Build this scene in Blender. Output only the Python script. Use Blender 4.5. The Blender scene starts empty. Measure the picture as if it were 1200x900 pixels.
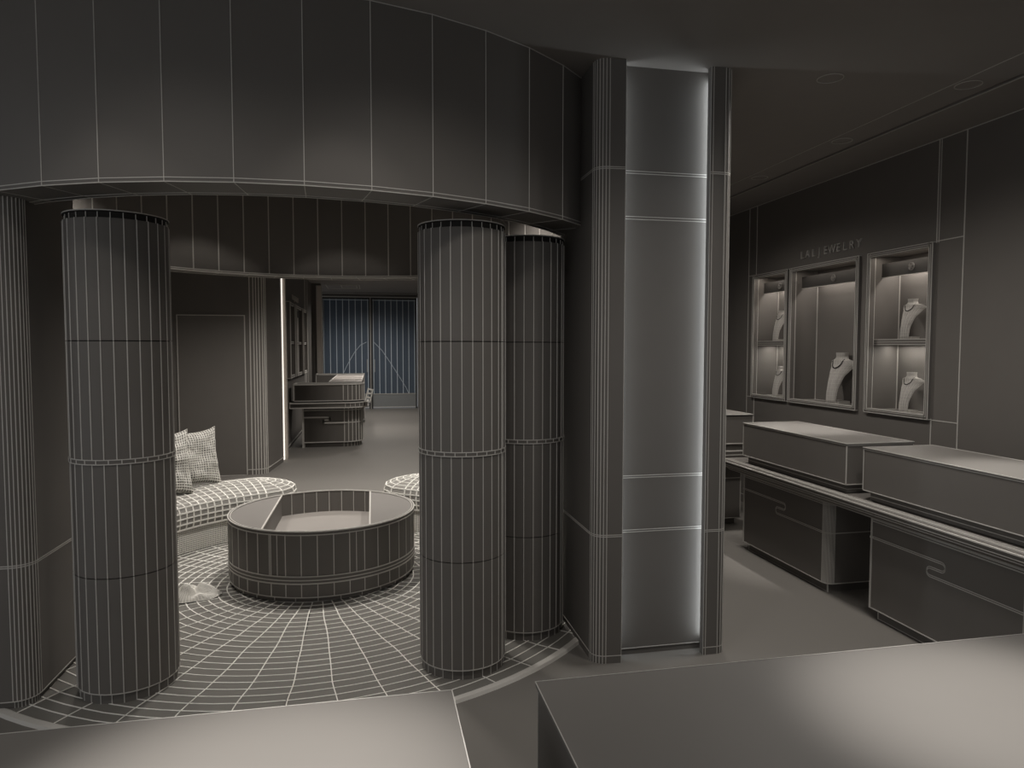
import bpy, math, random
from math import sin, cos, pi, radians, sqrt, atan2
from mathutils import Vector, Matrix, noise
random.seed(7)
SC = bpy.context.scene
COL = SC.collection
H = 1.5          # eye height
CX, CY = -0.35, 4.56   # centre of the round lounge

# ------------------------------------------------------------------ materials
def mat(name, rgb, rough=.55, spec=.25, var=.04, metal=0.0, scale=6.0):
    m = bpy.data.materials.new(name); m.use_nodes = True
    nt = m.node_tree; b = nt.nodes['Principled BSDF']
    b.inputs['Roughness'].default_value = rough
    b.inputs['Specular IOR Level'].default_value = spec
    b.inputs['Metallic'].default_value = metal
    tc = nt.nodes.new('ShaderNodeTexCoord'); nz = nt.nodes.new('ShaderNodeTexNoise')
    nz.inputs['Scale'].default_value = scale; nz.inputs['Detail'].default_value = 3
    nt.links.new(tc.outputs['Object'], nz.inputs['Vector'])
    mx = nt.nodes.new('ShaderNodeMix'); mx.data_type = 'RGBA'
    mx.inputs['A'].default_value = (*[c*(1-var) for c in rgb], 1)
    mx.inputs['B'].default_value = (*[min(1, c*(1+var)) for c in rgb], 1)
    nt.links.new(nz.outputs['Fac'], mx.inputs['Factor'])
    nt.links.new(mx.outputs['Result'], b.inputs['Base Color'])
    return m
def emat(name, rgb, s):
    m = bpy.data.materials.new(name); m.use_nodes = True
    nt = m.node_tree; b = nt.nodes['Principled BSDF']
    b.inputs['Base Color'].default_value = (*rgb, 1)
    b.inputs['Emission Color'].default_value = (*rgb, 1); b.inputs['Emission Strength'].default_value = s
    return m
CLAY = mat('warm_grey_clay', (.150, .139, .127))
CEIL = mat('ceiling_clay', (.27, .25, .232))
WIRE = mat('pale_line', (.52, .50, .465), .6, .2, .02)
FAB = mat('pale_fabric', (.26, .25, .23), .8, .1)
FABW = mat('pale_fabric_line', (.80, .78, .73), .8, .1, .02)
FLOOR = mat('floor_clay', (.165, .155, .141), .6, .2, .03, 0, 2.0)
DARK = mat('dark_recess', (.03, .028, .026), .7, .1)
GLASS = mat('blue_tinted_glass', (.09, .115, .15), .25, .4, .08)
GLINE = mat('glass_line', (.55, .62, .68), .5, .3, .02)
RAIL = mat('door_metal', (.27, .28, .28), .4, .4)
MID = mat('mid_fabric', (.52, .50, .465), .8, .1, .06, 0, 60.)
LED = emat('led_strip', (1, .93, .84), .95)
LEDC = emat('led_cool', (.92, .96, 1), .6)
GLOW = emat('lamp_glow', (1, .92, .82), .05)

# ------------------------------------------------------------------ mesh builder
class MB:
    def __init__(s): s.v = []; s.f = []; s.m = []; s.sm = []
    def add(s, vs, fs, m=0, smooth=False):
        o = len(s.v); s.v += [tuple(p) for p in vs]
        for f in fs: s.f.append([i+o for i in f]); s.m.append(m); s.sm.append(smooth)
    def quad(s, a, b, c, d, m=0): s.add([a, b, c, d], [(0, 1, 2, 3)], m)
    def seg(s, a, b, r, m=1):
        if m == 1: r *= .80
        a = Vector(a); b = Vector(b); d = b-a
        if d.length < 1e-6: return
        d.normalize(); u = d.cross(Vector((0, 0, 1)))
        if u.length < 1e-3: u = d.cross(Vector((0, 1, 0)))
        u.normalize(); w = d.cross(u); a -= d*r*.5; b += d*r*.5
        vs = [p+u*r*x+w*r*y for p in (a, b) for x, y in ((1, 1), (-1, 1), (-1, -1), (1, -1))]
        s.add(vs, [(0, 1, 5, 4), (1, 2, 6, 5), (2, 3, 7, 6), (3, 0, 4, 7), (3, 2, 1, 0), (4, 5, 6, 7)], m)
    def line(s, pts, r, closed=False, m=1):
        n = len(pts)
        for i in range(n if closed else n-1): s.seg(pts[i], pts[(i+1) % n], r, m)
    def box(s, x0, x1, y0, y1, z0, z1, m=0, w=None):
        vs = [(x, y, z) for z in (z0, z1) for x, y in ((x0, y0), (x1, y0), (x1, y1), (x0, y1))]
        s.add(vs, [(3, 2, 1, 0), (4, 5, 6, 7), (0, 1, 5, 4), (1, 2, 6, 5), (2, 3, 7, 6), (3, 0, 4, 7)], m)
        if w:
            for a, b in ((0,1),(1,2),(2,3),(3,0),(4,5),(5,6),(6,7),(7,4),(0,4),(1,5),(2,6),(3,7)): s.seg(vs[a], vs[b], w)
    def prism(s, pts, z0, z1, m=0, smooth=False, vw=None, hw=None, vidx=None, cap=True):
        """pts: XY outline, counter-clockwise"""
        n = len(pts)
        vs = [(x, y, z0) for x, y in pts]+[(x, y, z1) for x, y in pts]
        s.add(vs, [(i, (i+1) % n, n+(i+1) % n, n+i) for i in range(n)], m, smooth)
        if cap: s.add(vs, [tuple(range(n-1, -1, -1)), tuple(range(n, 2*n))], m)
        if hw: s.line(vs[:n], hw, True); s.line(vs[n:], hw, True)
        if vw:
            for i in (vidx if vidx is not None else range(n)): s.seg(vs[i], vs[n+i], vw)
    def lathe(s, cx, cy, prof, n=48, m=0, smooth=True, a0=0, a1=2*pi):
        full = abs(a1-a0-2*pi) < 1e-6; k = n if full else n+1
        for j in range(len(prof)-1):
            vs = [(cx+r*cos(a0+(a1-a0)*i/n), cy+r*sin(a0+(a1-a0)*i/n), z) for r, z in prof[j:j+2] for i in range(k)]
            s.add(vs, [(i, (i+1) % k, k+(i+1) % k, k+i) for i in range(n)], m, smooth)
    def circle(s, cx, cy, z, R, r, n=48, a0=0, a1=2*pi, m=1):
        pts = [(cx+R*cos(a0+(a1-a0)*i/n), cy+R*sin(a0+(a1-a0)*i/n), z) for i in range(n+1)]
        s.line(pts, r, False, m)
    def grid(s, P, wire=None, m=0, smooth=True, closeu=False, cap=False):
        """P[j][i] points; wire = radius"""
        nj = len(P); ni = len(P[0]); vs = [p for row in P for p in row]
        fs = []
        for j in range(nj-1):
            for i in range(ni if closeu else ni-1):
                i2 = (i+1) % ni
                fs.append((j*ni+i, j*ni+i2, (j+1)*ni+i2, (j+1)*ni+i))
        if cap: fs += [tuple(range(ni-1, -1, -1)), tuple((nj-1)*ni+i for i in range(ni))]
        s.add(vs, fs, m, smooth)
        if wire:
            for row in P: s.line(row, wire, closeu)
            for i in range(ni): s.line([P[j][i] for j in range(nj)], wire)
    def build(s, name, parent=None, mats=(None, None), loc=None):
        me = bpy.data.meshes.new(name); me.from_pydata(s.v, [], s.f); me.update()
        for x in mats: me.materials.append(x)
        me.polygons.foreach_set('material_index', s.m); me.polygons.foreach_set('use_smooth', s.sm)
        o = bpy.data.objects.new(name, me); COL.objects.link(o)
        if parent: o.parent = parent
        if loc: o.location = loc
        return o
M = (CLAY, WIRE)
def tag(o, label=None, cat=None, group=None, kind=None):
    for k, v in (('label', label), ('category', cat), ('group', group), ('kind', kind)):
        if v: o[k] = v
    return o
def thing(name, label, cat, group=None, loc=(0, 0, 0), rz=0):
    o = bpy.data.objects.new(name, None); COL.objects.link(o); o.empty_display_size = .1
    o.location = loc; o.rotation_euler = (0, 0, rz)
    return tag(o, label, cat, group)
def dup(root, loc, rz=None, label=None, group=None):
    r = root.copy(); COL.objects.link(r); r.location = loc
    if rz is not None: r.rotation_euler = (0, 0, rz)
    if label: r['label'] = label
    if group: r['group'] = group
    for ch in list(root.children):
        c = ch.copy(); COL.objects.link(c); c.parent = r
        for g in list(ch.children):
            d = g.copy(); COL.objects.link(d); d.parent = c
    return r
def arc(cx, cy, r, a0, a1, n): return [(cx+r*cos(radians(a0+(a1-a0)*i/n)), cy+r*sin(radians(a0+(a1-a0)*i/n))) for i in range(n+1)]
def struct(name, mb, mats=M): return tag(mb.build(name, None, mats), kind='structure')

# ------------------------------------------------------------------ the shell
ZC = 2.81; WR = 3.52; YB = 17.2
b = MB(); b.box(-4.5, WR+1.5, -9, YB+.3, -.1, 0, 0); struct('floor', b, (FLOOR, WIRE))  # extended far behind the viewer to block world light from below
b = MB()
b.box(-3.2, 3.07, -2.6, YB+.3, ZC, ZC+.15)
b.box(3.07, 3.105, -2.6, YB+.3, ZC+.09, ZC+.15, 2)
b.box(3.105, WR+.5, -2.6, YB+.3, ZC, ZC+.15)
b.seg((2.855, -1, ZC), (2.855, 8.4, ZC), .0022); b.seg((3.106, -1, ZC), (3.106, 8.4, ZC), .003)
struct('ceiling', b, (CEIL, WIRE, DARK))

# right wall with three display recesses
CASES = [(3.82, 4.40), (4.50, 5.345), (5.36+.03, 5.93)]
b = MB(); T = .36
ys = [-2.6, 3.82, 4.40, 4.50, 5.345, 5.39, 5.93, YB+.3]
Z0, Z1 = 1.04, 2.165
b.box(WR, WR+T, ys[0], ys[-1], 0, Z0); b.box(WR, WR+T, ys[0], ys[-1], Z1, ZC)
for i in (0, 2, 4, 6): b.box(WR, WR+T, ys[i], ys[i+1], Z0, Z1)
r = .0042
for y in (3.6, 3.807, 5.91, 6.04):
    if y in (3.807, 5.91): b.seg((WR, y, 0), (WR, y, Z0), r); b.seg((WR, y, Z1), (WR, y, ZC), r)
    else: b.seg((WR, y, 0), (WR, y, ZC), r)
b.seg((WR, 3.79, Z1), (WR, 3.79, ZC), .003)
for z in (Z0-.005, Z1+.008):
    b.seg((WR, 3.6, z), (WR, 3.81, z), .0035); b.seg((WR, 5.93, z), (WR, 6.04, z), .004)
b.seg((WR, -1, ZC-.002), (WR, 8.4, ZC-.002), .0035)
b.seg((WR, 3.6, .08), (WR, 8.4, .08), .0035)
struct('wall_right', b)
# back wall (around the glazed doors)
b = MB(); b.box(-3.2, -1.2, YB, YB+.3, 0, ZC); b.box(1.12, WR+.5, YB, YB+.3, 0, ZC); b.box(-1.2, 1.12, YB, YB+.3, 2.72, ZC)
b.seg((-1.2, YB, 2.79), (1.1, YB, 2.79), .010)
struct('wall_back', b)
# outer left wall of the lounge
b = MB(); b.box(-2.75, -2.6, 3.68, 8.53, 0, ZC); struct('wall_left', b)

# ---- front pillar blocks
def bands(b, pts, zs, w, off=0):
    for z in zs: b.line([(x, y, z) for x, y in pts], w)
# left block
rr = .075
cpts = arc(-1.385-rr, 3.13+rr, rr, -90, 0, 8)
out = [(-2.75, 3.13)]+cpts+[(-1.385, 3.68), (-2.75, 3.68)]
b = MB(); b.prism(out, .04, ZC, 0)
ins = [(-2.75, 3.145)]+arc(-1.385-rr, 3.13+rr, rr-.012, -90, 0, 8)+[(-1.397, 3.68), (-2.75, 3.68)]
b.prism(ins, 0, .04, 0, vw=.0018, vidx=range(1, 10))
for x, y in cpts: b.seg((x, y, .04), (x, y, ZC), .0022)
vis = out[:-1]
bands(b, vis, (.04, .598, .606, 2.317, 2.326), .0024)
struct('wall_front_left', b)
# right block with backlit niche
rl = .06; rr2 = .045
NX0, NX1 = 1.150, 1.571; LIP = .035; PY = 3.13
cl = arc(1.015+rl, 3.06+rl, rl, 180, 270, 6)
cr = arc(1.69-rr2, 3.055+rr2, rr2, -90, 0, 4)
# outline counter-clockwise seen from above, with cavity
out = [(1.015, 3.68)]+cl+[(NX0, 3.055), (NX0, 3.055+LIP), (1.095, 3.055+LIP), (1.095, 3.22), (1.625, 3.22), (1.625, 3.055+LIP), (NX1, 3.055+LIP), (NX1, 3.055)]+cr+[(1.69, 3.68)]
b = MB(); b.prism(out, .04, ZC, 0, cap=False); b.prism(out, 0, .04, 0, cap=False)
for x, y in cl: b.seg((x, y, 0), (x, y, ZC), .0022)
for x, y in cr: b.seg((x, y, 0), (x, y, ZC), .0022)
b.seg((NX0, 3.055, 0), (NX0, 3.055, ZC), .0013); b.seg((NX1+.012, 3.055, 0), (NX1+.012, 3.055, ZC), .0022); b.seg((NX1, 3.055, 0), (NX1, 3.055, ZC), .0013)
bands(b, [(1.015, 3.68)]+cl+[(NX0, 3.055)], (.036, .609, .617, 2.317, 2.325), .0022)
bands(b, [(NX1, 3.055)]+cr+[(1.69, 3.68)], (.036, .609, .617, 2.317, 2.325), .0022)
# cavity panel
b.box(1.125, 1.605, PY, 3.20, .032, ZC)
b.box(1.10, 1.62, PY+.005, 3.21, 0, .032)
for z in (.032, .607, .617, .872, .882, 2.105, 2.117, 2.318, 2.329): b.seg((1.125, PY, z), (1.605, PY, z), .0022)
struct('wall_front_right', b)
# LED strips hidden in the niche cavity (lamp bodies)
def strip(name, x, label, st):
    b = MB(); b.box(x-.004, x+.004, 3.115, 3.127, .05, 2.78, 1); b.box(x-.006, x+.006, 3.127, 3.135, .04, 2.79, 0)
    return tag(b.build(name, None, (RAIL, st)), label, 'light strip')
strip('light_strip', 1.606, 'vertical white light strip tucked behind the right lip of the glowing wall niche', LEDC)
strip('light_strip', 1.114, 'vertical white light strip tucked behind the left lip of the glowing wall niche', LEDC)

# partition to the right of the lounge, behind the pillar
b = MB(); b.box(1.60, 1.68, 3.68, 8.45, 0, ZC); struct('wall_lounge_right', b)

# rear-left wall with hidden door and fluted corner
b = MB()
cc = [(-1.385, 8.53), (-1.345, 8.532), (-1.315, 8.536), (-1.285, 8.545), (-1.255, 8.565), (-1.235, 8.585), (-1.222, 8.61)]
out = [(-2.75, 8.53)]+cc+[(-1.142, 9.42), (-1.35, 9.42), (-1.35, 14.9), (-2.75, 14.9)]
b.prism(out, 0, ZC, 0)
for x, y in cc: b.seg((x, y, 0), (x, y, ZC), .0068)
b.line([(x, y, .06) for x, y in out[:-3]], .006)
b.seg((-1.385, 8.53, 0), (-1.385, 8.53, ZC), .006)
struct('wall_rear_left', b)
b = MB(); b.box(-2.17, -1.442, 8.515, 8.53, 0, 1.865, 0, .006)
dr = struct('door_1', b)
# rear case wall
b = MB(); X = -1.205
b.box(-1.35, X, 9.95, 14.9, 0, ZC)
for y in (9.98, 10.12, 10.25, 13.3, 13.5, 13.9): b.seg((X, y, 0), (X, y, ZC), .008)
b.seg((X, 9.95, .05), (X, 14.9, .05), .008)
struct('wall_rear_case', b)
b = MB(); b.box(-1.35, -1.112, 9.56, 9.70, 0, ZC); struct('wall_rear_reveal', b, (mat('reveal_lit_tone', (.5, .45, .40)), WIRE))  # pale base colour imitates the strip's light on the reveal
b = MB(); b.box(-1.16, -1.132, 9.44, 9.50, .02, ZC-.01, 1)
tag(b.build('light_strip', None, (RAIL, LED)), 'bright warm vertical light strip at the end of the far left wall', 'light strip')
b = MB(); b.box(-1.35, -1.02, 14.9, 15.1, 0, ZC, 0); b.box(-1.10, -1.00, 14.86, 14.9, 0, ZC-.05, 2, .01)
struct('trim_1', b, (CLAY, WIRE, mat('trim_lit_tone', (.62, .57, .52))))  # trim colour raised to stand in for warm light falling on it

# ---- glazed doors at the far end
def glass_door(name, x0, x1, z0, z1, rail, side):
    root = tag(bpy.data.objects.new(name, None), kind='structure'); COL.objects.link(root); root.location = (0, YB, 0)
    f = MB(); t = .05
    f.box(x0-t, x0, -.05, .03, z0-.02, z1+t); f.box(x1, x1+t*.7, -.05, .03, z0-.02, z1+t)
    f.box(x0-t, x1+t*.7, -.05, .03, z1, z1+t); f.seg((x0-t, -.055, z1+t), (x1+t*.7, -.055, z1+t), .012)
    f.seg((x0-t, -.055, 0), (x0-t, -.055, z1+t), .009)
    f.build('door_frame', root, (mat('door_frame_dark', (.05, .05, .05)), WIRE))
    g = MB(); g.box(x0, x1, -.01, .01, rail, z1)
    n = 7
    for i in range(n+1):
        x = x0+.02+(x1-x0-.04)*i/n; g.seg((x, -.012, rail), (x, -.012, z1), .010)
    g.seg((x0, -.012, z1-.02), (x1, -.012, z1-.02), .011)
    if side > 0: crv = [(x0+.03, 1.62), (x0+.22, 1.42), (x0+.42, 1.12), (x0+.62, .8), (x0+.8, .5), (x0+.86, .36)]
    else: crv = [(x1-.06, 1.62), (x1-.2, 1.55), (x1-.34, 1.38), (x1-.5, 1.1), (x1-.62, .85)]
    g.line([(x, -.014, z) for x, z in crv], .006)
    g.build('glass_pane', root, (GLASS, GLINE))
    p = MB(); p.box(x0, x1, -.03, .02, .03, rail); p.seg((x0, -.03, rail), (x1, -.03, rail), .010); p.seg((x0, -.03, .04), (x1, -.03, .04), .010)
    p.build('bottom_rail', root, (RAIL, WIRE))
    h = MB(); hx = x0+.04 if side > 0 else x1-.04
    h.seg((hx, -.06, .9), (hx, -.06, 1.2), .012, 0); h.seg((hx, -.06, .92), (hx, -.03, .92), .008, 0); h.seg((hx, -.06, 1.18), (hx, -.03, 1.18), .008, 0)
    h.build('door_handle', root, (RAIL, WIRE))
glass_door('door_2', -1.135, -.06, .02, 2.655, .36, -1)
glass_door('door_3', .03, 1.06, .02, 2.655, .36, 1)

# ------------------------------------------------------------------ circular bulkhead
root = thing('ring_bulkhead', 'curved drum-shaped dropped bulkhead hanging over the round lounge', 'bulkhead')
RO, RI, RS = 1.855, 1.655, 1.64
b = MB(); b.lathe(CX, CY, [(RO, 2.10), (RO, ZC)], 47, 0, False, radians(-94.2), radians(265.8))
p = 360/47
for k in range(47):
    a = radians(-94.2+p*k); near = sin(a) < .3
    b.seg((CX+RO*cos(a), CY+RO*sin(a), 2.10), (CX+RO*cos(a), CY+RO*sin(a), ZC), .0020 if near else .004)
b.circle(CX, CY, ZC-.003, RO, .0022, 47, radians(-94.2), radians(265.8))
b.circle(CX, CY, 2.115, RO, .0021, 47, radians(-94.2), radians(265.8)); b.circle(CX, CY, 2.10, RO, .0021, 47, radians(-94.2), radians(265.8))
b.build('outer_face', root, M)
b = MB(); b.lathe(CX, CY, [(RI, ZC), (RI, 2.112)], 52, 0, False, radians(86.23), radians(446.23))
for k in range(52):
    a = radians(86.23+360/52*k); far = sin(a) > -.3
    b.seg((CX+RI*cos(a), CY+RI*sin(a), 2.112), (CX+RI*cos(a), CY+RI*sin(a), ZC), .0052 if far else .003)
b.build('inner_face', root, M)
b = MB(); b.lathe(CX, CY, [(RI, 2.112), (RS, 2.112), (RS, 2.10), (RO, 2.10)], 47, 0, False, radians(-94.2), radians(265.8))
for k0, k1, w in ((-12, 12, .0022), (12, 35, .0042)):
    for R_, z in ((RS, 2.10), (RS, 2.112), (RI+.02, 2.10)): b.circle(CX, CY, z, R_, w, k1-k0, radians(-94.2+p*k0), radians(-94.2+p*k1))
b.circle(CX, CY, 2.114, RI-.002, .003, 52, radians(86.23), radians(446.23))
for k in range(47):
    a = radians(-94.2+p*k); b.seg((CX+RS*cos(a), CY+RS*sin(a), 2.10), (CX+RO*cos(a), CY+RO*sin(a), 2.10), .0018); b.seg((CX+RS*cos(a), CY+RS*sin(a), 2.10), (CX+RS*cos(a), CY+RS*sin(a), 2.112), .0018)
b.build('soffit', root, M)

# ------------------------------------------------------------------ columns
def column(cx, cy, label, rot, w):
    R = .2; root = thing('column', label, 'column', None, (cx, cy, 0)); N = 26
    def vl(b, z0, z1, R):
        for k in range(N):
            a = radians(rot+360/N*k); b.seg((R*cos(a), R*sin(a), z0), (R*cos(a), R*sin(a), z1), w)
        for da in (0, 3.2):
            a = radians(rot+360/N*4.62+da); b.seg((R*cos(a), R*sin(a), z0), (R*cos(a), R*sin(a), z1), w*.8)
    b = MB(); b.lathe(0, 0, [(0, 0), (R-.008, 0), (R-.008, .05), (0, .05)], 52)
    for k in range(N):
        a = radians(rot+360/N*k); b.seg(((R-.008)*cos(a), (R-.008)*sin(a), 0.0), ((R-.008)*cos(a), (R-.008)*sin(a), .05), w)
    b.build('plinth', root, M)
    segs = [(.05, .539), (.5435, 1.018), (1.036, 1.523), (1.5275, 2.022)]
    for i, (z0, z1) in enumerate(segs):
        b = MB(); b.lathe(0, 0, [(0, z0), (R, z0), (R, z1), (0, z1)], 52, 0, True, radians(rot), radians(rot+360)); vl(b, z0, z1, R)
        if i == 0: b.circle(0, 0, z0+.002, R, w, 52, radians(rot), radians(rot+360))
        b.build('shaft_drum', root, M)
    b = MB()
    b.lathe(0, 0, [(R-.008, .53), (R-.008, .55)], 52); b.lathe(0, 0, [(R-.008, 1.515), (R-.008, 1.535)], 52)
    b.build('shadow_joint', root, (DARK, WIRE))
    b = MB(); b.lathe(0, 0, [(0, 1.018), (R+.003, 1.018), (R+.003, 1.036), (0, 1.036)], 52)
    b.circle(0, 0, 1.018, R+.003, w, 52); b.circle(0, 0, 1.036, R+.003, w, 52)
    for k in range(N):
        a = radians(rot+5+360/N*k); b.seg(((R+.003)*cos(a), (R+.003)*sin(a), 1.018), ((R+.003)*cos(a), (R+.003)*sin(a), 1.036), w)
    b.build('metal_band', root, M)
    b = MB(); b.lathe(0, 0, [(R-.01, 2.02), (R-.01, 2.046), (R, 2.046), (R, 2.052), (0, 2.052)], 52)
    b.build('top_collar', root, (DARK, WIRE)); b = MB(); b.circle(0, 0, 2.052, R, w, 52)
    for k in range(N):
        a = radians(rot+360/N*k); b.seg(((R-.008)*cos(a), (R-.008)*sin(a), 2.022), ((R-.008)*cos(a), (R-.008)*sin(a), 2.05), w*.8)
    b.build('top_rim', root, (CLAY, WIRE))
    b = MB(); b.lathe(0, 0, [(.03, 2.05), (.03, ZC)], 12); b.build('tie_rod', root, (DARK, WIRE)) if False else None
    return root
column(-1.068, 3.29, 'leftmost round grey column with pale vertical lines, left of the drum table', 4, .0024)
column(.413, 3.21, 'round grey column right of the drum table, in front of another column', -97.6, .0024)
column(.793, 3.555, 'darker round column partly hidden behind another, beside the right side wall', -91, .0026)

# ------------------------------------------------------------------ rug
root = thing('round_rug', 'large round rug with pale web of ring and spoke lines under the drum table', 'rug')
def inblock(x, y): return (x < -1.475 and y < 3.3) or (x < -1.40 and 3.14 < y < 3.67) or (1.03 < x < 1.68 and 3.08 < y < 3.67) or x > 1.58
b = MB(); NR = 31; NS = 100; zr = .008
def rp(R, a, dz=0):
    j = .004*noise.noise(Vector((R*7, a*9, 1))); a = a+.016*noise.noise(Vector((R*3.5, round(a*25)*1.7, 5)))
    return (CX+(R+j)*cos(a), CY+(R+j)*sin(a), zr+dz)
for j in range(4, NR-1):
    for i in range(NS):
        a0 = radians(-90.5+3.6*i); a1 = radians(-90.5+3.6*(i+1))
        q = [rp(1.82*j/(NR-1), a0), rp(1.82*j/(NR-1), a1), rp(1.82*(j+1)/(NR-1), a1), rp(1.82*(j+1)/(NR-1), a0)]
        if all(inblock(x, y) for x, y, z in q): continue
        b.add(q, [(0, 1, 2, 3)], 0)
        def ww(pt): return .00080*max(2.6, sqrt(pt[0]**2+pt[1]**2))*1.12
        if i % 2 == 0: b.seg(q[0], q[3], ww(q[0]))
        b.seg(q[0], q[1], ww(q[0]))
b.build('rug_field', root, (mat('rug_clay', (.175, .168, .152), .8, .1), FABW))
b = MB(); started = False
for i in range(75-50, NS+25):
    a0 = radians(-90.5+3.6*i); a1 = radians(-90.5+3.6*(i+1))
    P = [(CX+R*cos(a), CY+R*sin(a), z) for a in (a0, a1) for R, z in ((1.818, .0085), (1.826, .0125), (1.854, .0125), (1.862, .0))]
    if all(inblock(x, y) for x, y, z in P):
        if b.v: b.build('rug_border', root, (MID, FABW)); b = MB()
        continue
    b.add(P, [(0, 4, 5, 1), (1, 5, 6, 2), (2, 6, 7, 3)], 0)
if b.v: b.build('rug_border', root, (MID, FABW))

# ------------------------------------------------------------------ drum table
TX, TY, TR = -.32, 4.705, .59
root = thing('drum_table', 'low round drum coffee table with sunken centre tray on the round rug', 'table', None, (TX, TY, .0145))
def chord(x0, x1, R, n=24):
    pts = []
    a = math.acos(max(-1, min(1, x1/R))); c = math.acos(max(-1, min(1, x0/R)))
    pts += [(R*cos(t), R*sin(t)) for t in [(-c+( -a+c)*i/n) for i in range(n+1)]]
    if x1 < R: pts += [(R*cos(t), R*sin(t)) for t in [(a+(c-a)*i/n) for i in range(n+1)]]
    else: pts += [(R*cos(t), R*sin(t)) for t in [(c*i/n) for i in range(1, n+1)]]
    return pts
w = .0034; N = 36; OFF = -.01
b = MB(); b.lathe(0, 0, [(TR-.012, .0), (TR-.012, .028)], 72)
for k in range(28):
    a = 2*pi*k/28; b.seg(((TR-.012)*cos(a), (TR-.012)*sin(a), .0), ((TR-.012)*cos(a), (TR-.012)*sin(a), .028), w)
b.build('plinth', root, M)
b = MB(); b.lathe(0, 0, [(TR-.012, .028), (TR, .028), (TR, .135), (TR, .14)], 72); b.circle(0, 0, .028, TR, w, 72)
for k in range(40):
    a = 2*pi*k/40; b.seg((TR*cos(a), TR*sin(a), .028), (TR*cos(a), TR*sin(a), .11), w)
b.build('lower_drum', root, M)
b = MB(); b.lathe(0, 0, [(TR, .11), (TR+.004, .11), (TR+.004, .152), (TR, .152)], 72)
for z, q in ((.11, 1.35), (.13, 1.0), (.152, 1)): b.circle(0, 0, z, TR+.004, w*q, 72)
b.build('metal_band', root, M)
b = MB(); b.lathe(0, 0, [(TR, .152), (TR, .400)], 72)
for k in range(40):
    a = 2*pi*k/40; b.seg((TR*cos(a), TR*sin(a), .152), (TR*cos(a), TR*sin(a), .40), w)
for a in (-118, -113, -68, -63): a = radians(a); b.seg((TR*cos(a), TR*sin(a), .152), (TR*cos(a), TR*sin(a), .40), w*.8)
b.build('upper_drum', root, M)
b = MB(); b.lathe(0, 0, [(TR, .398), (TR+.003, .40), (TR+.003, .416), (TR-.012, .416), (TR-.012, .26)], 72)
b.circle(0, 0, .396, TR+.003, w, 72); b.circle(0, 0, .416, TR+.002, w*1.2, 72); b.circle(0, 0, .417, TR-.012, w*.9, 72)
xl, xr = -.325, .30; R = TR-.012
for k in range(40):
    a = radians(360*k/40); x, y = (R-.002)*cos(a), (R-.002)*sin(a)
    if xl < x < xr and y > 0: b.seg((x, y, .262), (x, y, .41), w*1.1)
b.build('rim', root, M)
for x0, x1 in ((-TR+.012, xl), (xr, TR-.012)):
    b = MB(); R = TR-.012
    if x0 < 0:
        c = math.acos(x1/R); pts = [(R*cos(c+(2*pi-2*c)*i/30), R*sin(c+(2*pi-2*c)*i/30)) for i in range(31)]
    else:
        c = math.acos(x0/R); pts = [(R*cos(-c+2*c*i/30), R*sin(-c+2*c*i/30)) for i in range(31)]
    b.prism(pts, .26, .412, 0)
    x = xl if x0 < 0 else xr; yy = sqrt(R*R-x*x); b.seg((x, -yy, .412), (x, yy, .412), .006)
    b.build('side_top', root, (mat('table_top', (.19, .178, .165)), WIRE))
b = MB(); R = TR-.012; b.lathe(0, 0, [(0, .25), (R, .25), (R, .262), (0, .262)], 72, 0, False)
b.build('tray_floor', root, (mat('tray_clay', (.27, .25, .23)), WIRE))

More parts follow.
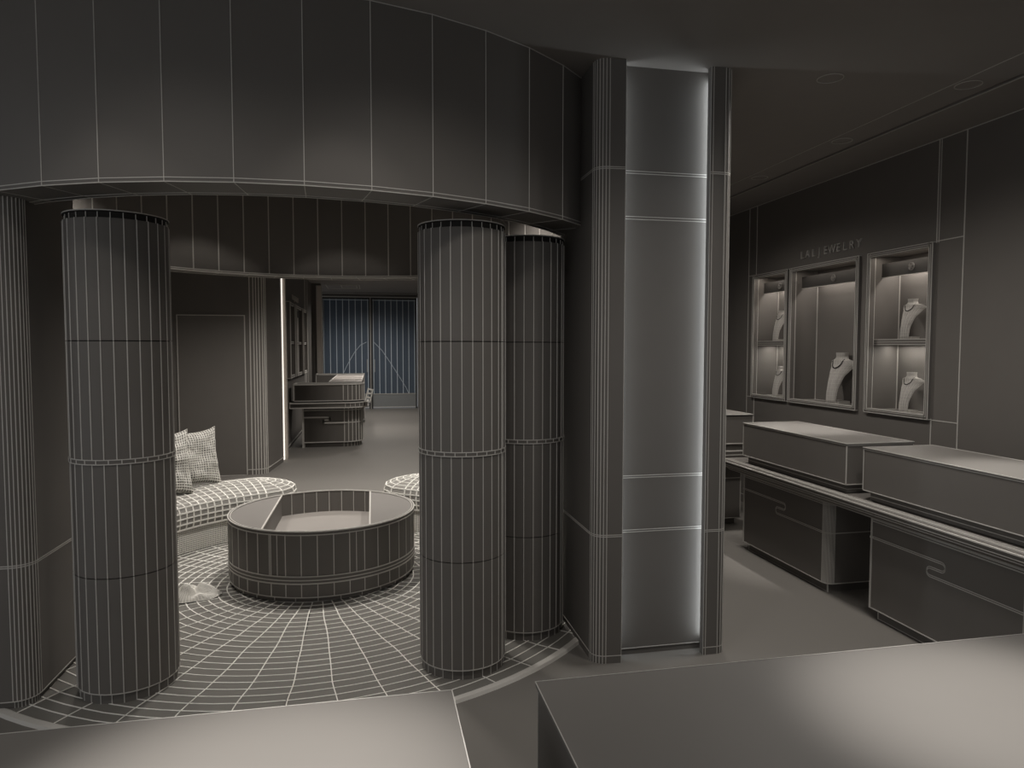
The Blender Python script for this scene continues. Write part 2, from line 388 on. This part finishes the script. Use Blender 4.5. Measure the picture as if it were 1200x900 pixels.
# ------------------------------------------------------------------ sofas
def sofa(a0, a1, label, group=None):
    root = thing('curved_sofa', label, 'sofa', group, (CX, CY, .0145))
    # base
    b = MB(); P = []
    Ri, Ro = 1.225, 1.80; zb = .17; rows = 11
    def outline(t, Ri, Ro, a0, a1, n=26, m=7):
        """closed outline around the bench with rounded ends"""
        pts = []; Rm = (Ri+Ro)/2; h = (Ro-Ri)/2
        for i in range(n+1):
            a = radians(a0+(a1-a0)*i/n); pts.append((Ri*cos(a), Ri*sin(a)))
        c = radians(a1); s = 1 if a1 > a0 else -1
        for i in range(1, m):
            t = pi*i/m; rad = Rm-h*cos(t); off = s*h*sin(t)*1.0
            pts.append((rad*cos(c)-off*sin(c), rad*sin(c)+off*cos(c)))
        for i in range(n+1):
            a = radians(a1+(a0-a1)*i/n); pts.append((Ro*cos(a), Ro*sin(a)))
        c = radians(a0)
        for i in range(1, m):
            t = pi*i/m; rad = Rm+h*cos(t); off = -s*h*sin(t)*1.0
            pts.append((rad*cos(c)-off*sin(c), rad*sin(c)+off*cos(c)))
        return pts
    e = 11 if a1 > a0 else -11
    aa0, aa1 = a0+e, a1-e
    def ring(Ri, Ro, z): return [(x, y, z) for x, y in outline(0, Ri, Ro, aa0, aa1)]
    ob = outline(0, Ri, Ro, aa0, aa1, 110); P = [[(x, y, 0) for x, y in ob], [(x, y, zb) for x, y in ob]]
    b.grid(P, None, 0, False, True, True)
    # fine weave of the base
    for k in range(rows+1): b.line([(x, y, .008+(zb-.012)*k/rows) for x, y in outline(0, Ri-.001, Ro+.001, aa0, aa1, 110)[0:118]], .0026)
    fine = []
    o = outline(0, Ri-.001, Ro+.001, aa0, aa1, 110)
    for i in range(0, 118): b.seg((o[i][0], o[i][1], 0), (o[i][0], o[i][1], zb), .0026)
    b.build('base', root, (FAB, FABW))
    b = MB()
    prof = [(.03, .172), (-.018, .180), (-.028, .218), (-.031, .258), (-.029, .298), (-.016, .335), (.022, .353), (.075, .368), (.13, .381), (.19, .391), (.25, .396)]
    rings = [ring(Ri+d, Ro-d, z) for d, z in prof]
    b.grid(rings, None, 0, True, True, True)
    for rg in rings[1:]: b.line(rg, .0062, True)
    for i in range(0, len(rings[0]), 1 if len(rings[0]) < 110 else 1):
        b.line([rg[i] for rg in rings[1:]], .0062)
    top = rings[-1]; nn = 27
    for i in range(nn): b.seg(top[i], top[nn+6+(nn-1-i)], .0062)
    b.build('seat_cushion', root, (FAB, FABW))
    return root
sofa(102, 196, 'pale curved bench sofa left of the drum table with two cushions on it')
sofa(71, -20, 'pale curved bench sofa behind the drum table on the right, mostly hidden by a column')

# ------------------------------------------------------------------ cushions
def cushion(loc, rz, tilt, label, seed, wd=.43, ht=.43):
    b = MB(); n = 22; th = .085
    def pt(u, v, s):
        k = 1+.0*u
        e = .10
        px = u*(1-e*(1-u*u*0)*(1-abs(v)**2)*1.0*.9)*wd/2; pz = v*(1-e*(1-abs(u)**2)*.9)*ht/2
        pz += .02*abs(u)**3*(1 if v > 0 else -1)*abs(v)
        t = th*((1-u**4)*(1-v**4))**.55
        t *= .8+.35*noise.noise(Vector((u*2+seed, v*2, s)))+.18*noise.noise(Vector((u*5+seed, v*5, s*3)))
        return (px, s*t, pz+ht/2)
    for s in (-1, 1):
        P = [[pt(-1+2*i/n, -1+2*j/n, s) for i in range(n+1)] for j in range(n+1)]
        if s > 0: P = [r[::-1] for r in P]
        b.grid(P, .0034)
    o = b.build('cushion', None, (FAB, FABW)); o.location = loc; o.rotation_euler = (radians(tilt), 0, rz)
    return tag(o, label, 'cushion')
cushion((-1.365, 5.755, .417), radians(38), -12, 'pale pillow on the left sofa, nearer to the open gap in the bench', 3)
cushion((-1.495, 5.41, .417), radians(38), -10, 'pale pillow on the left sofa peeking out from behind the left column', 9, .43, .45)

# crumpled cloth on the rug
b = MB(); n = 30; P = []
for j in range(n+1):
    row = []
    for i in range(n*2):
        a = 2*pi*i/(n*2); R = (j/n)
        rx = .17*R*(1+.22*noise.noise(Vector((cos(a)*2, sin(a)*2, 4)))); ry = .11*R*(1+.22*noise.noise(Vector((cos(a)*2, sin(a)*2, 9))))
        x, y = rx*cos(a), ry*sin(a)
        z = .0+.075*(1-R**2.2)*(.75+.8*noise.noise(Vector((x*16, y*16, 2))))
        row.append((x, y, max(.001, z)))
    P.append(row)
b.grid(P[::-1], .0016, closeu=True)
o = b.build('crumpled_cloth', None, (FAB, FABW)); o.location = (-1.075, 4.36, .0145)
tag(o, 'small pale crumpled throw lying on the rug beside the drum table, near the left column', 'cloth')

# ------------------------------------------------------------------ display counters
def s_curve(u0, u1, us, z):
    """seam running from u0 to u1 with an S hook at us; returns list of (u, z)"""
    d = 1 if u1 > u0 else -1; r = .021
    pts = [(u0, z)]; e = us+d*.035
    pts += [(e+d*r*sin(pi*i/8), z-r+r*cos(pi*i/8)) for i in range(9)]
    e2 = us-d*.035
    pts += [(e2-d*r*sin(pi*i/8), z-3*r+r*cos(pi*i/8)) for i in range(9)]
    pts.append((u1, z-4*r))
    return pts
def cabinet(name, label, y0, y1, us, group=None, xf=2.70, depth=.36, w=.0034):
    """base cabinet whose front faces -X, in world coordinates about its own root"""
    root = thing(name, label, 'cabinet', group, (xf, y0, 0)); L = y1-y0; rc = .05
    out = [(0, rc)]+[]
    near = arc(rc, rc, rc, 180, 270, 12)
    out = near+[(depth, 0), (depth, L), (0, L)]
    b = MB(); b.prism(out, .06, .56, 0)
    b.line([(x, y, .06) for x, y in out], w, True); b.line([(x, y, .556) for x, y in out], w, True); b.line([(x, y, .545) for x, y in out], w, True)
    for x, y in near: b.seg((x, y, .06), (x, y, .56), w*.62)
    b.seg((0, L, .06), (0, L, .56), w*1.8)
    b.seg((0, 0+.0, .364), (depth, 0, .364), w) if False else None
    b.line([(x, y, .371) for x, y in near]+[(depth, 0, .371)], w)
    b.build('body', root, M)
    b = MB(); pts = s_curve(L, rc, us-y0, .455)
    for off in (-.0045, .0045):
        b.line([(-.0005, u, z+off) for u, z in pts], w*.75)
    b.seg((-.001, L+.006, .455), (-.001, L-.01, .455), w*2)
    b.build('drawer_seam', root, (WIRE, WIRE))
    b = MB(); b.box(.03, depth-.03, .03, L-.03, 0, .06, 0); b.seg((.03, .03, 0), (.03, .03, .06), w*1.3); b.seg((.03, L-.03, 0), (.03, L-.03, .06), w)
    b.seg((.03, .03, .003), (.03, L-.03, .003), w*.6)
    b.build('plinth', root, M)
    return root
cabinet('display_cabinet', 'grey base cabinet with S-shaped drawer seam under the row along the right wall, farther one', 3.68, 4.64, 4.175)
cabinet('display_cabinet', 'grey base cabinet with S-shaped drawer seam at the right edge, nearer one', 2.34, 3.305, 2.86)
def ledge_profile(): return [(.0, .645), (.012, .66), (.46, .66), (.46, .62), (.10, .575), (.055, .578), (.02, .605), (.004, .622)]
def ledge(name, label, x0, y0, y1, w=.003):
    b = MB(); pr = ledge_profile(); n = len(pr)
    vs = [(x0+x, y, z) for y in (y0, y1) for x, z in pr]
    b.add(vs, [(i, (i+1) % n, n+(i+1) % n, n+i) for i in range(n)]+[tuple(range(n)), tuple(range(2*n-1, n-1, -1))], 0)
    for i in (0, 1, 5, 6, 7, 4): b.seg(vs[i], vs[n+i], w*(1.5 if i in (0, 1) else .8))
    for q in range(2): b.line(vs[q*n:(q+1)*n], w, True)
    for x, z in ((x0+.045, .661), (x0+.03, .661)): b.seg((x, y0, z), (x, y1, z), w*.6)
    return tag(b.build(name, None, M), label, 'worktop')
ledge('worktop_ledge', 'long narrow projecting worktop carrying the two display boxes beside the right wall', 2.60, 1.6, 4.78)
def dbox(name, label, x0, x1, y0, y1, w=.0034, cat='display case', zb=.66, top_mat=None):
    root = thing(name, label, cat, None, (x0, y0, zb+.0035)); a, c = x1-x0, y1-y0; o = zb+.0035
    b = MB(); b.box(.03, a-.03, .03, c-.03, 0, .052, 0); b.line([(.03, .03, .02), (a-.03, .03, .02), (a-.03, c-.03, .02), (.03, c-.03, .02)], w*.7, True)
    b.build('riser', root, M)
    b = MB(); b.box(.003, a-.003, .003, c-.003, .052, .941-o, 0, w*.9); b.build('body', root, M)
    b = MB(); b.box(0, a, 0, c, .943-o, .951-o, 0); 
    b.line([(0, 0, .951-o), (a, 0, .951-o), (a, c, .951-o), (0, c, .951-o)], w*.85, True)
    b.build('top_plate', root, (top_mat or CLAY, WIRE))
    return root
TOPM = mat('counter_top', (.170, .160, .147), .5, .3)
dbox('display_box', 'grey rectangular display box on the right worktop, farther from the viewer', 2.65, 3.095, 3.465, 4.59, top_mat=TOPM)
dbox('display_box', 'grey rectangular display box on the right worktop, running out of the right edge', 2.65, 3.09, 2.205, 3.33, .0030, top_mat=TOPM)
# foreground counters
def front_counter(x0, x1, label):
    root = thing('display_counter', label, 'counter', None, (x0, .64, 0)); a = x1-x0; c = .44; w = .0009
    b = MB(); b.box(.004, a-.004, .004, c-.004, .715, .9415, 0, w); b.build('case_body', root, M)
    b = MB(); b.box(0, a, 0, c, .9435, .951, 0); b.line([(0, 0, .951), (a, 0, .951), (a, c, .951), (0, c, .951)], w, True); b.build('top_plate', root, (TOPM, WIRE))
    b = MB(); b.box(.03, a-.03, .03, c-.03, .66, .715, 0, w); b.build('riser', root, M)
    b = MB(); b.box(-.05, a+.05, -.02, c+.05, .62, .66, 0, w); b.build('ledge', root, M)
    b = MB(); b.box(.03, a-.03, .02, c-.03, .06, .62, 0, w)
    pts = s_curve(.03, a-.03, a/2, .455); b.line([(u, c-.03, z) for u, z in pts], .002)
    b.build('cabinet_body', root, M)
    b = MB(); b.box(.06, a-.06, .05, c-.06, 0, .06, 0); b.build('plinth', root, M)
front_counter(-1.00, .121, 'large grey counter in the foreground at the bottom left')
front_counter(.2585, 1.38, 'large grey counter in the foreground at the bottom right')
# perpendicular counter at the far end of the right aisle
root = thing('display_counter', 'grey display counter set crosswise at the far end of the right aisle', 'counter', None, (1.95, 5.15, 0))
w = .0042
b = MB(); b.box(.03, 1.10, .16, .42, .06, .56, 0, w); b.seg((.03, .16, .40), (1.1, .16, .40), w); b.build('cabinet_body', root, M)
b = MB(); b.box(.06, 1.07, .20, .40, 0, .06, 0); b.build('plinth', root, M)
b = MB(); b.box(0, 1.14, -.05, .46, .60, .66, 0, w); b.seg((0, -.05, .63), (1.14, -.05, .63), w); b.build('ledge', root, M)
b = MB(); b.box(.03, 1.08, .03, .42, .66, .715, 0); b.build('riser', root, M)
b = MB(); b.box(0, 1.11, 0, .45, .715, .943, 0, w); b.build('case_body', root, M)
b = MB(); b.box(0, 1.11, 0, .45, .943, .951, 0, w); b.build('top_plate', root, (TOPM, WIRE))

# rear counter with rounded corner
root = thing('display_counter', 'grey display counter with a rounded corner at the far end of the room', 'counter', None, (-1.13, 10.5, 0)); w = .0085
def rounded(x0, x1, y0, y1, R): return [(x0, y0)]+arc(x1-R, y0+R, R, -90, 0, 7)+[(x1, y1), (x0, y1)]
b = MB(); P = rounded(.11, .99, .18, .6, .27); b.prism(P, .07, .58, 0, True)
b.line([(x, y, .075) for x, y in P], w, True); b.line([(x, y, .555) for x, y in P], w, True)
for x, y in P[1:9]: b.seg((x, y, .07), (x, y, .58), w)
b.seg((P[0][0]+.01, P[0][1], .0), (P[0][0]+.01, P[0][1], .58), w*2)
sc = s_curve(.12, .74, .46, .45); b.line([(u, .176, z) for u, z in sc], w*1.5); b.line([(x, y, .366) for x, y in P[1:9]], w)
b.build('cabinet_body', root, M)
b = MB(); b.prism(rounded(.14, .96, .21, .57, .25), 0, .07, 0, True, vw=w*.8); b.build('plinth', root, M)
b = MB(); P = rounded(-.055, 1.07, -.04+.12, .64, .33); b.prism(P, .60, .67, 0, True, hw=w*1.3, vw=w*.7); b.build('ledge', root, M)
b = MB(); P = rounded(.0, 1.01, .14, .55, .3); b.prism(P, .70, .943, 0, True); b.line([(x, y, .945) for x, y in P], w*1.5, True); b.line([(x, y, .70) for x, y in P], w, True)
for x, y in P: b.seg((x, y, .70), (x, y, .943), w)
b.build('case_body', root, M)
# the counter arm running back
root = thing('display_counter', 'narrow counter arm running back toward the glazed doors', 'counter', None, (-.66, 11.2, 0)); w = .009
b = MB(); b.box(0, .50, 0, 2.95, .70, .943, 0, w); b.build('case_body', root, M)
b = MB(); b.box(0, .50, 0, 2.95, .943, .951, 0, w)
for y in (.7, 1.4, 2.2): b.seg((0, y, .951), (.5, y, .951), w*1.2)
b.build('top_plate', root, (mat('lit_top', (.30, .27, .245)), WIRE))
b = MB(); b.box(.03, .47, .03, 2.9, 0, .70, 0); b.build('cabinet_body', root, M)
root = thing('display_counter', 'low counter closing the far counter group against the glazed doors', 'counter', None, (-1.08, 14.2, 0))
b = MB(); b.box(0, .93, 0, .35, .06, .943, 0, w); b.build('case_body', root, M)
b = MB(); b.box(.03, .9, .03, .32, 0, .06, 0); b.build('plinth', root, M)
b = MB(); b.box(0, .93, 0, .35, .943, .955, 0, w*1.2); b.build('top_plate', root, (TOPM, WIRE))
# small slatted stand at the side of the rear counter
b = MB(); w = .006
for k in range(4): b.box(-.02+k*.0, .05, -.02, 0, .0+.062*k, .022+.062*k, 0)
b.box(-.03, -.012, -.02, 0, 0, .21, 0); b.box(.04, .058, -.02, 0, 0, .21, 0)
o = b.build('slatted_stand', None, (FABW, FABW)); o.location = (-.082, 10.66, .675); o.rotation_euler = (0, radians(14), 0)
tag(o, 'small white slatted stand leaning at the rounded end of the far counter', 'stand')

# ------------------------------------------------------------------ wall cases and busts
def bust(name, label, group, Ht):
    root = thing(name, label, 'bust', group); b = MB()
    # one lofted body leaning back: front faces -X
    s = Ht/.27
    def lerp(ks, v):
        for (a, p), (c, q) in zip(ks, ks[1:]):
            if v <= c: t = (v-a)/(c-a); t = t*t*(3-2*t); return p+(q-p)*t
        return ks[-1][1]
    def W_(v): return lerp([(0, .034), (.3, .037), (.5, .048), (.68, .070), (.79, .090), (.835, .074), (.88, .037), (.93, .031), (1, .033)], v)*s
    def D_(v): return lerp([(0, .012), (.6, .013), (.76, .018), (.88, .027), (.93, .027), (1, .029)], v)*s
    def Bw(v): return lerp([(0, .004), (.5, .016), (.78, .036), (.88, .0), (1, 0)], v)*s
    def cx(v): return .070*(max(0, min(v, .9)-.2)/.7)**1.6*s
    def surf(th, v):
        c = cos(th); return (cx(v)+Bw(v)*c*c-D_(v)*sin(th), W_(v)*c, v*Ht)
    vs_ = [0, .08, .16, .24, .32, .40, .48, .55, .61, .67, .72, .76, .79, .815, .84, .86, .88, .905, .93, .965, 1.0]
    nt = 28; P = [[surf(2*pi*i/nt, v) for i in range(nt)] for v in vs_]
    b.grid(P, None, 0, True, True, True)
    lw = .0016
    for j, v in enumerate(vs_): b.line(P[j], lw, True)
    for i in range(0, nt): b.line([P[j][i] for j in range(len(vs_)) if vs_[j] > .6 or i % 2 == 0], lw)
    b.build('neck_and_chest', root, (mat('bust_cloth', (.42, .40, .375), .7, .1), WIRE))
    b = MB(); pts = []
    for i in range(25):
        u = -1+2*i/24; v = .87-.17*(1-u*u)**.75
        y = .050*s*u*(1-.25*abs(u)); w_ = W_(v); q = max(-.98, min(.98, y/w_)); p3 = surf(math.acos(q), v)
        pts.append((p3[0]-.003*s, p3[1], p3[2]))
    b.line(pts, .0022*s, False, 0); b.build('necklace', root, (DARK, DARK))
    b = MB(); b.box(.014*s, .085*s, -.045*s, .045*s, 0, .014*s, 0, .0015); b.build('base', root, (MID, WIRE))
    return root
bust_s = bust('necklace_bust', '', None, .275); bust_m = bust('necklace_bust', '', None, .405)

def emblem(R, lw):
    b = MB()
    vs = [(0, R*cos(2*pi*i/28), R*sin(2*pi*i/28)) for i in range(28)]
    b.line(vs, lw, True); vs2 = [(0, .72*R*cos(2*pi*i/24), .72*R*sin(2*pi*i/24)) for i in range(24)]; b.line(vs2, lw*.7, True)
    for q in ([(-.45, -.3), (-.45, .35), (-.1, .35), (-.1, 0), (-.45, 0)], [(.05, -.4), (.05, .4), (.42, .4)], [(.05, .05), (.36, .05)], [(.05, -.4), (.42, -.4)], [(-.1, -.05), (-.1, -.4)]):
        b.line([(0, -y*R, z*R) for y, z in q], lw*.8)
    b.add([(.0035, R*cos(2*pi*i/28), R*sin(2*pi*i/28)) for i in range(28)], [tuple(range(28))], 0)
    return b
def wall_case(y0, y1, shelf, label, w=.0036, D=.24):
    root = thing('wall_display_case', label, 'display case', None, (WR, y0, Z0)); L = y1-y0; Hc = Z1-Z0; f = .028
    b = MB()   # frame, slightly proud of the wall
    for q in ((-.004, -.004+f, -.004, Hc+.004), (L+.004-f, L+.004, -.004, Hc+.004)): b.box(-.022, .02, q[0], q[1], q[2], q[3], 0, w*.8)
    b.box(-.022, .02, f-.004, L+.004-f, -.004, f-.006, 0, w*.8); b.box(-.022, .02, f-.004, L+.004-f, Hc+.006-f, Hc+.004, 0, w*.8)
    b.line([(-.024, .010, .012), (-.024, L-.010, .012), (-.024, L-.010, Hc-.010), (-.024, .010, Hc-.010)], w*.55, True)
    b.build('frame', root, M)
    b = MB(); e = .001   # lining
    b.box(.02, D+.006, e, .008, e, Hc-e); b.box(.02, D+.006, L-.008, L-e, e, Hc-e); b.box(D, D+.006, .008, L-.008, e, Hc-e)
    b.box(.02, D, .008, L-.008, e, .010); b.box(.02, D, .008, L-.008, Hc-.012, Hc-e)
    b.seg((D-.002, L-.010, .01), (D-.002, L-.010, Hc-.15), w*.9); b.seg((D-.002, .010, .01), (D-.002, .010, Hc-.1), w*.9)
    b.line([(.03, .012, .012), (D-.004, .012, .012), (D-.004, L-.012, .012), (.03, L-.012, .012)], w*.7, True)
    b.build('lining', root, M)
    b = MB(); b.box(.088, .10, .008, L-.008, Hc-.165, Hc-.066, 0); b.seg((.087, .01, Hc-.165), (.087, L-.01, Hc-.165), w*.6)
    h = b.build('header_board', root, (mat('header_dark', (.05, .047, .044)), WIRE))
    em = emblem(.026, .0022).build('emblem', h, (mat('emblem_grey', (.10, .095, .09)), mat('emblem_line', (.2, .19, .18)))); em.location = (.084, L*.5, Hc-.113)
    if shelf:
        z = 1.520-Z0
        b = MB(); b.box(.03, D, .009, L-.009, z, z+.036, 0, w*.8); b.seg((.029, .009, z+.018), (.029, L-.009, z+.018), w*.5); b.build('shelf', root, M)
    b = MB(); b.box(.104, .118, .05, L-.05, Hc-.075, Hc-.065, 0); b.build('lamp_bar', root, (GLOW, GLOW))
    return root
wall_case(*CASES[2], True, 'recessed wall display case with a shelf, farthest of the three beside the right wall')
wall_case(*CASES[1], False, 'widest recessed wall display case without shelf, middle one under the raised lettering')
wall_case(*CASES[0], True, 'recessed wall display case with a shelf, nearest of the three on the right wall')
bx = 3.60
def put(root, x, y, z, rz, label): root.location = (x, y, z); root.rotation_euler = (0, 0, rz); root['label'] = label; root['group'] = 'necklace busts in the wall cases'; return root
fz = Z0+.0125; sz = 1.520+.0395
put(bust_m, bx-.012, 4.90, fz, radians(4), 'tall pale necklace bust standing in the widest wall case')
put(bust_s, bx, 4.145, fz, radians(4), 'pale necklace bust in the nearest wall case, below the shelf')
def cp(y, z, label): dup(bust_s, (bx, y, z), radians(4), label, 'necklace busts in the wall cases')
cp(4.155, sz, 'pale necklace bust in the nearest wall case, on the shelf')
cp(5.70, fz, 'pale necklace bust in the farthest wall case, below the shelf')
cp(5.71, sz, 'pale necklace bust in the farthest wall case, on the shelf')

# raised lettering
root = thing('wall_sign', 'raised grey lettering of the shop name on the right wall above the middle display case', 'sign', None, (WR, 4.86, 2.235))
def letters(txt, root, size, span, wmat, edge):
    n = len(txt); x = 0; objs = []
    for ch in txt:
        cu = bpy.data.curves.new('letter', 'FONT'); cu.body = ch; cu.size = size; cu.extrude = .006; cu.fill_mode = 'BOTH'; cu.align_x = 'CENTER'
        o = bpy.data.objects.new('tmp', cu); COL.objects.link(o)
        dg = bpy.context.evaluated_depsgraph_get(); me = bpy.data.meshes.new_from_object(o.evaluated_get(dg)); bpy.data.objects.remove(o)
        me.materials.clear(); me.materials.append(wmat)
        o = bpy.data.objects.new('letter', me); COL.objects.link(o); o.parent = root; objs.append(o)
    for i, o in enumerate(objs):
        u = -span/2+span*(i+.5)/n
        o.rotation_euler = (pi/2, 0, -pi/2) if edge == 'right' else (pi/2, 0, pi/2)
        o.location = (-.006 if edge == 'right' else .006, -u if edge == 'right' else u, 0)
letters('LALJEWELRY', root, .088, .76, mat('letter_grey', (.42, .40, .375), .4, .5), 'right')

# rear wall cases (far, seen edge-on)
def far_case(y0, y1, label):
    root = thing('wall_display_case', label, 'display case', None, (-1.204, y0, 1.05)); L = y1-y0; w = .007; Hc = 1.10
    b = MB()
    b.box(.0, .07, 0, .03, 0, Hc, 0, w); b.box(0, .07, L-.03, L, 0, Hc, 0, w); b.box(0, .05, .03, L-.03, 0, .03, 0, w); b.box(0, .05, .03, L-.03, Hc-.03, Hc, 0, w)
    b.build('frame', root, M)
    b = MB(); b.box(.001, .008, .03, L-.03, .03, Hc-.03, 0); b.build('back_panel', root, (mat('far_case_lit_tone', (.3, .28, .26)), WIRE))  # back panel colour brightened in place of case lamps
    b = MB(); b.box(.008, .02, .03, L-.03, Hc-.16, Hc-.06, 0); b.build('header_board', root, (mat('far_header', (.06, .06, .055)), WIRE))
    b = MB(); b.box(.008, .045, .03, L-.03, .50, .53, 0, w*.6); b.build('shelf', root, M)
far_case(10.35, 11.05, 'edge-on wall display case on the far left wall, nearest of three')
far_case(11.2, 12.2, 'edge-on wall display case on the far left wall, middle of three')
far_case(12.35, 13.1, 'edge-on wall display case on the far left wall, farthest of three')
root = thing('wall_sign', 'tiny raised lettering over the edge-on far left wall cases', 'sign', None, (-1.204, 11.7, 2.24))
letters('LALJEWELRY', root, .11, .95, WIRE, 'left')

# ------------------------------------------------------------------ ceiling fittings
def downlight(x, y, label, w):
    root = thing('downlight', label, 'downlight', None, (x, y, ZC)); R = .06
    b = MB(); b.lathe(0, 0, [(R, -.0005), (R-.006, -.004), (R-.012, -.001)], 32); b.circle(0, 0, -.003, R, w, 32); b.build('trim_ring', root, (CEIL, WIRE))
    b = MB(); b.add([((R-.012)*cos(2*pi*i/32), (R-.012)*sin(2*pi*i/32), -.0015) for i in range(32)], [tuple(range(31, -1, -1))], 0); b.build('lens', root, (CEIL, WIRE))
downlight(2.202, 3.068, 'round recessed downlight in the ceiling, standing apart left of the ceiling line', .0022)
downlight(2.931, 3.005, 'round recessed downlight near the ceiling slot, closest to the right edge', .0022)
downlight(2.938, 3.961, 'round recessed downlight near the ceiling slot, middle of its row of three', .0026)
downlight(2.95, 4.933, 'round recessed downlight near the ceiling slot, smallest and farthest of its row', .0028)
b = MB(); w = .010
for pts in ([(-.93, 15.0), (-.24, 15.0), (-.24, 16.0), (-.93, 16.0)], [(-.62, 15.1), (-.30, 15.1), (-.30, 15.8), (-.62, 15.8)]): b.line([(x, y, -.003) for x, y in pts], w, True)
b.box(-.93, -.24, 15.0, 16.0, -.004, -.001, 0)
o = b.build('ceiling_vent', None, (CEIL, WIRE)); o.location = (0, 0, ZC-.0); tag(o, 'rectangular ceiling access panel near the glazed doors', 'vent')

# ------------------------------------------------------------------ lights
def area(name, loc, rot, sx, sy, power, col=(1, .93, .85), spread=pi):
    l = bpy.data.lights.new(name, 'AREA'); l.shape = 'RECTANGLE'; l.size = sx; l.size_y = sy; l.energy = power; l.color = col; l.spread = spread
    o = bpy.data.objects.new(name, l); COL.objects.link(o); o.location = loc; o.rotation_euler = rot; return o
def spot(name, loc, power, ang, blend=.6, tgt=None, col=(1, .96, .92), rad=.04):
    l = bpy.data.lights.new(name, 'SPOT'); l.energy = power; l.spot_size = radians(ang); l.spot_blend = blend; l.color = col; l.shadow_soft_size = rad
    o = bpy.data.objects.new(name, l); COL.objects.link(o); o.location = loc
    if tgt: o.rotation_euler = (Vector(tgt)-Vector(loc)).to_track_quat('-Z', 'Y').to_euler()
    return o
WARM = (1, .945, .885); K = 1.0
# narrow spots onto counter tops
for x, y, tx, ty, p_, an in ((2.938, 3.961, 2.86, 4.2, 170, 30), (2.931, 3.005, 2.83, 2.50, 170, 30), (.93, .84, .93, .84, 225, 22), (-.13, .84, -.13, .84, 300, 24), (2.95, 4.933, 2.85, 5.35, 80, 30)):
    spot('downlight_lamp', (x, y, ZC-.02), p_, an, 1.0, (tx, ty, .95))
# wide spots added as ambient fill, also at the lone aisle downlight
for x, y, p_, an in ((-.33, 4.7, 190, 120), (2.2, 3.07, 95, 160), (2.25, 5.0, 105, 160), (-.9, 2.0, 22, 150), (.35, 2.0, 35, 150), (1.9, 1.9, 60, 160), (-.6, 7.2, 200, 130), (.9, 7.2, 200, 130), (.6, 9.6, 150, 150), (.5, 12.5, 180, 150), (-.5, 13.0, 120, 90), (0, 15.4, 210, 160), (-1.9, 6.9, 90, 130), (.9, 4.9, 90, 120), (-1.6, 4.9, 90, 120)):
    spot('wide_fill_spot', (x, y, ZC-.03), p_*K, an, 1.0, (x, y, 0), WARM, .12)
# scalloped wall washers above the curved bulkhead (outside and inside)
for R_, a_, p_, an in ((2.255, -82.6, 4.5, 79), (2.255, -108.5, 3, 79), (1.20, 86, 3.5, 92), (1.22, 127, 5, 92)):
    x, y = CX+R_*cos(radians(a_)), CY+R_*sin(radians(a_))
    spot('wall_washer', (x, y, ZC-.03), p_, an, .2, (x, y, 0), WARM, .05)
# lamps inside the wall cases
for (y0, y1), sh in zip(CASES, (1, 0, 1)):
    L = y1-y0
    area('case_lamp', (WR+.17, (y0+y1)/2, Z1-.08), (0, 0, 0), .04, L*.85, 1.5*K, (1, .92, .85))
    area('case_lamp', (WR+.05, (y0+y1)/2, Z1-.02), (0, 0, 0), .03, L*.85, .5*K, (1, .90, .80))
    if sh: area('case_lamp', (WR+.16, (y0+y1)/2, 1.515), (0, 0, 0), .04, L*.85, 1.2*K, (1, .95, .88))
# niche strips
area('niche_lamp', (1.600, 3.106, 1.42), (0, radians(90), 0), 2.7, .03, 1.9, (.88, .95, 1))
area('niche_lamp', (1.118, 3.106, 1.42), (0, radians(-90), 0), 2.7, .03, 1.9, (.88, .95, 1))
# ambient fill added through the world, room left open behind the viewer
W = bpy.data.worlds.new('World'); SC.world = W; W.use_nodes = True
W.node_tree.nodes['Background'].inputs['Color'].default_value = (.95, .97, 1, 1)
W.node_tree.nodes['Background'].inputs['Strength'].default_value = .54

GR = {'column': 'round columns around the lounge', 'downlight': 'recessed ceiling downlights', 'curved_sofa': 'curved sofas around the drum table', 'cushion': 'pillows on the left sofa',
      'display_box': 'display boxes on the right worktop', 'display_cabinet': 'base cabinets under the right worktop'}
for o in list(bpy.data.objects):
    if o.parent is None and 'label' in o and 'group' not in o:
        k = o.name.split('.')[0]
        if k in GR: o['group'] = GR[k]
        elif k == 'wall_display_case': o['group'] = 'wall display cases on the far left wall' if 'far left' in o['label'] else 'wall display cases on the right wall'
        elif k == 'display_counter' and 'foreground' in o['label']: o['group'] = 'foreground counters'

# ------------------------------------------------------------------ camera
cam = bpy.data.cameras.new('Camera'); cam.sensor_width = 36; cam.lens = 811.3/1200*36; cam.clip_end = 100
o = bpy.data.objects.new('Camera', cam); COL.objects.link(o); o.location = (0, 0, H)
o.rotation_euler = (radians(90-3.041), radians(-.0375), -.2)
SC.camera = o
SC.view_settings.view_transform = 'Standard'; SC.view_settings.look = 'None'; SC.view_settings.gamma = 1; SC.view_settings.exposure = 0
SC.view_settings.use_curve_mapping = False
SC.cycles.max_bounces = 6
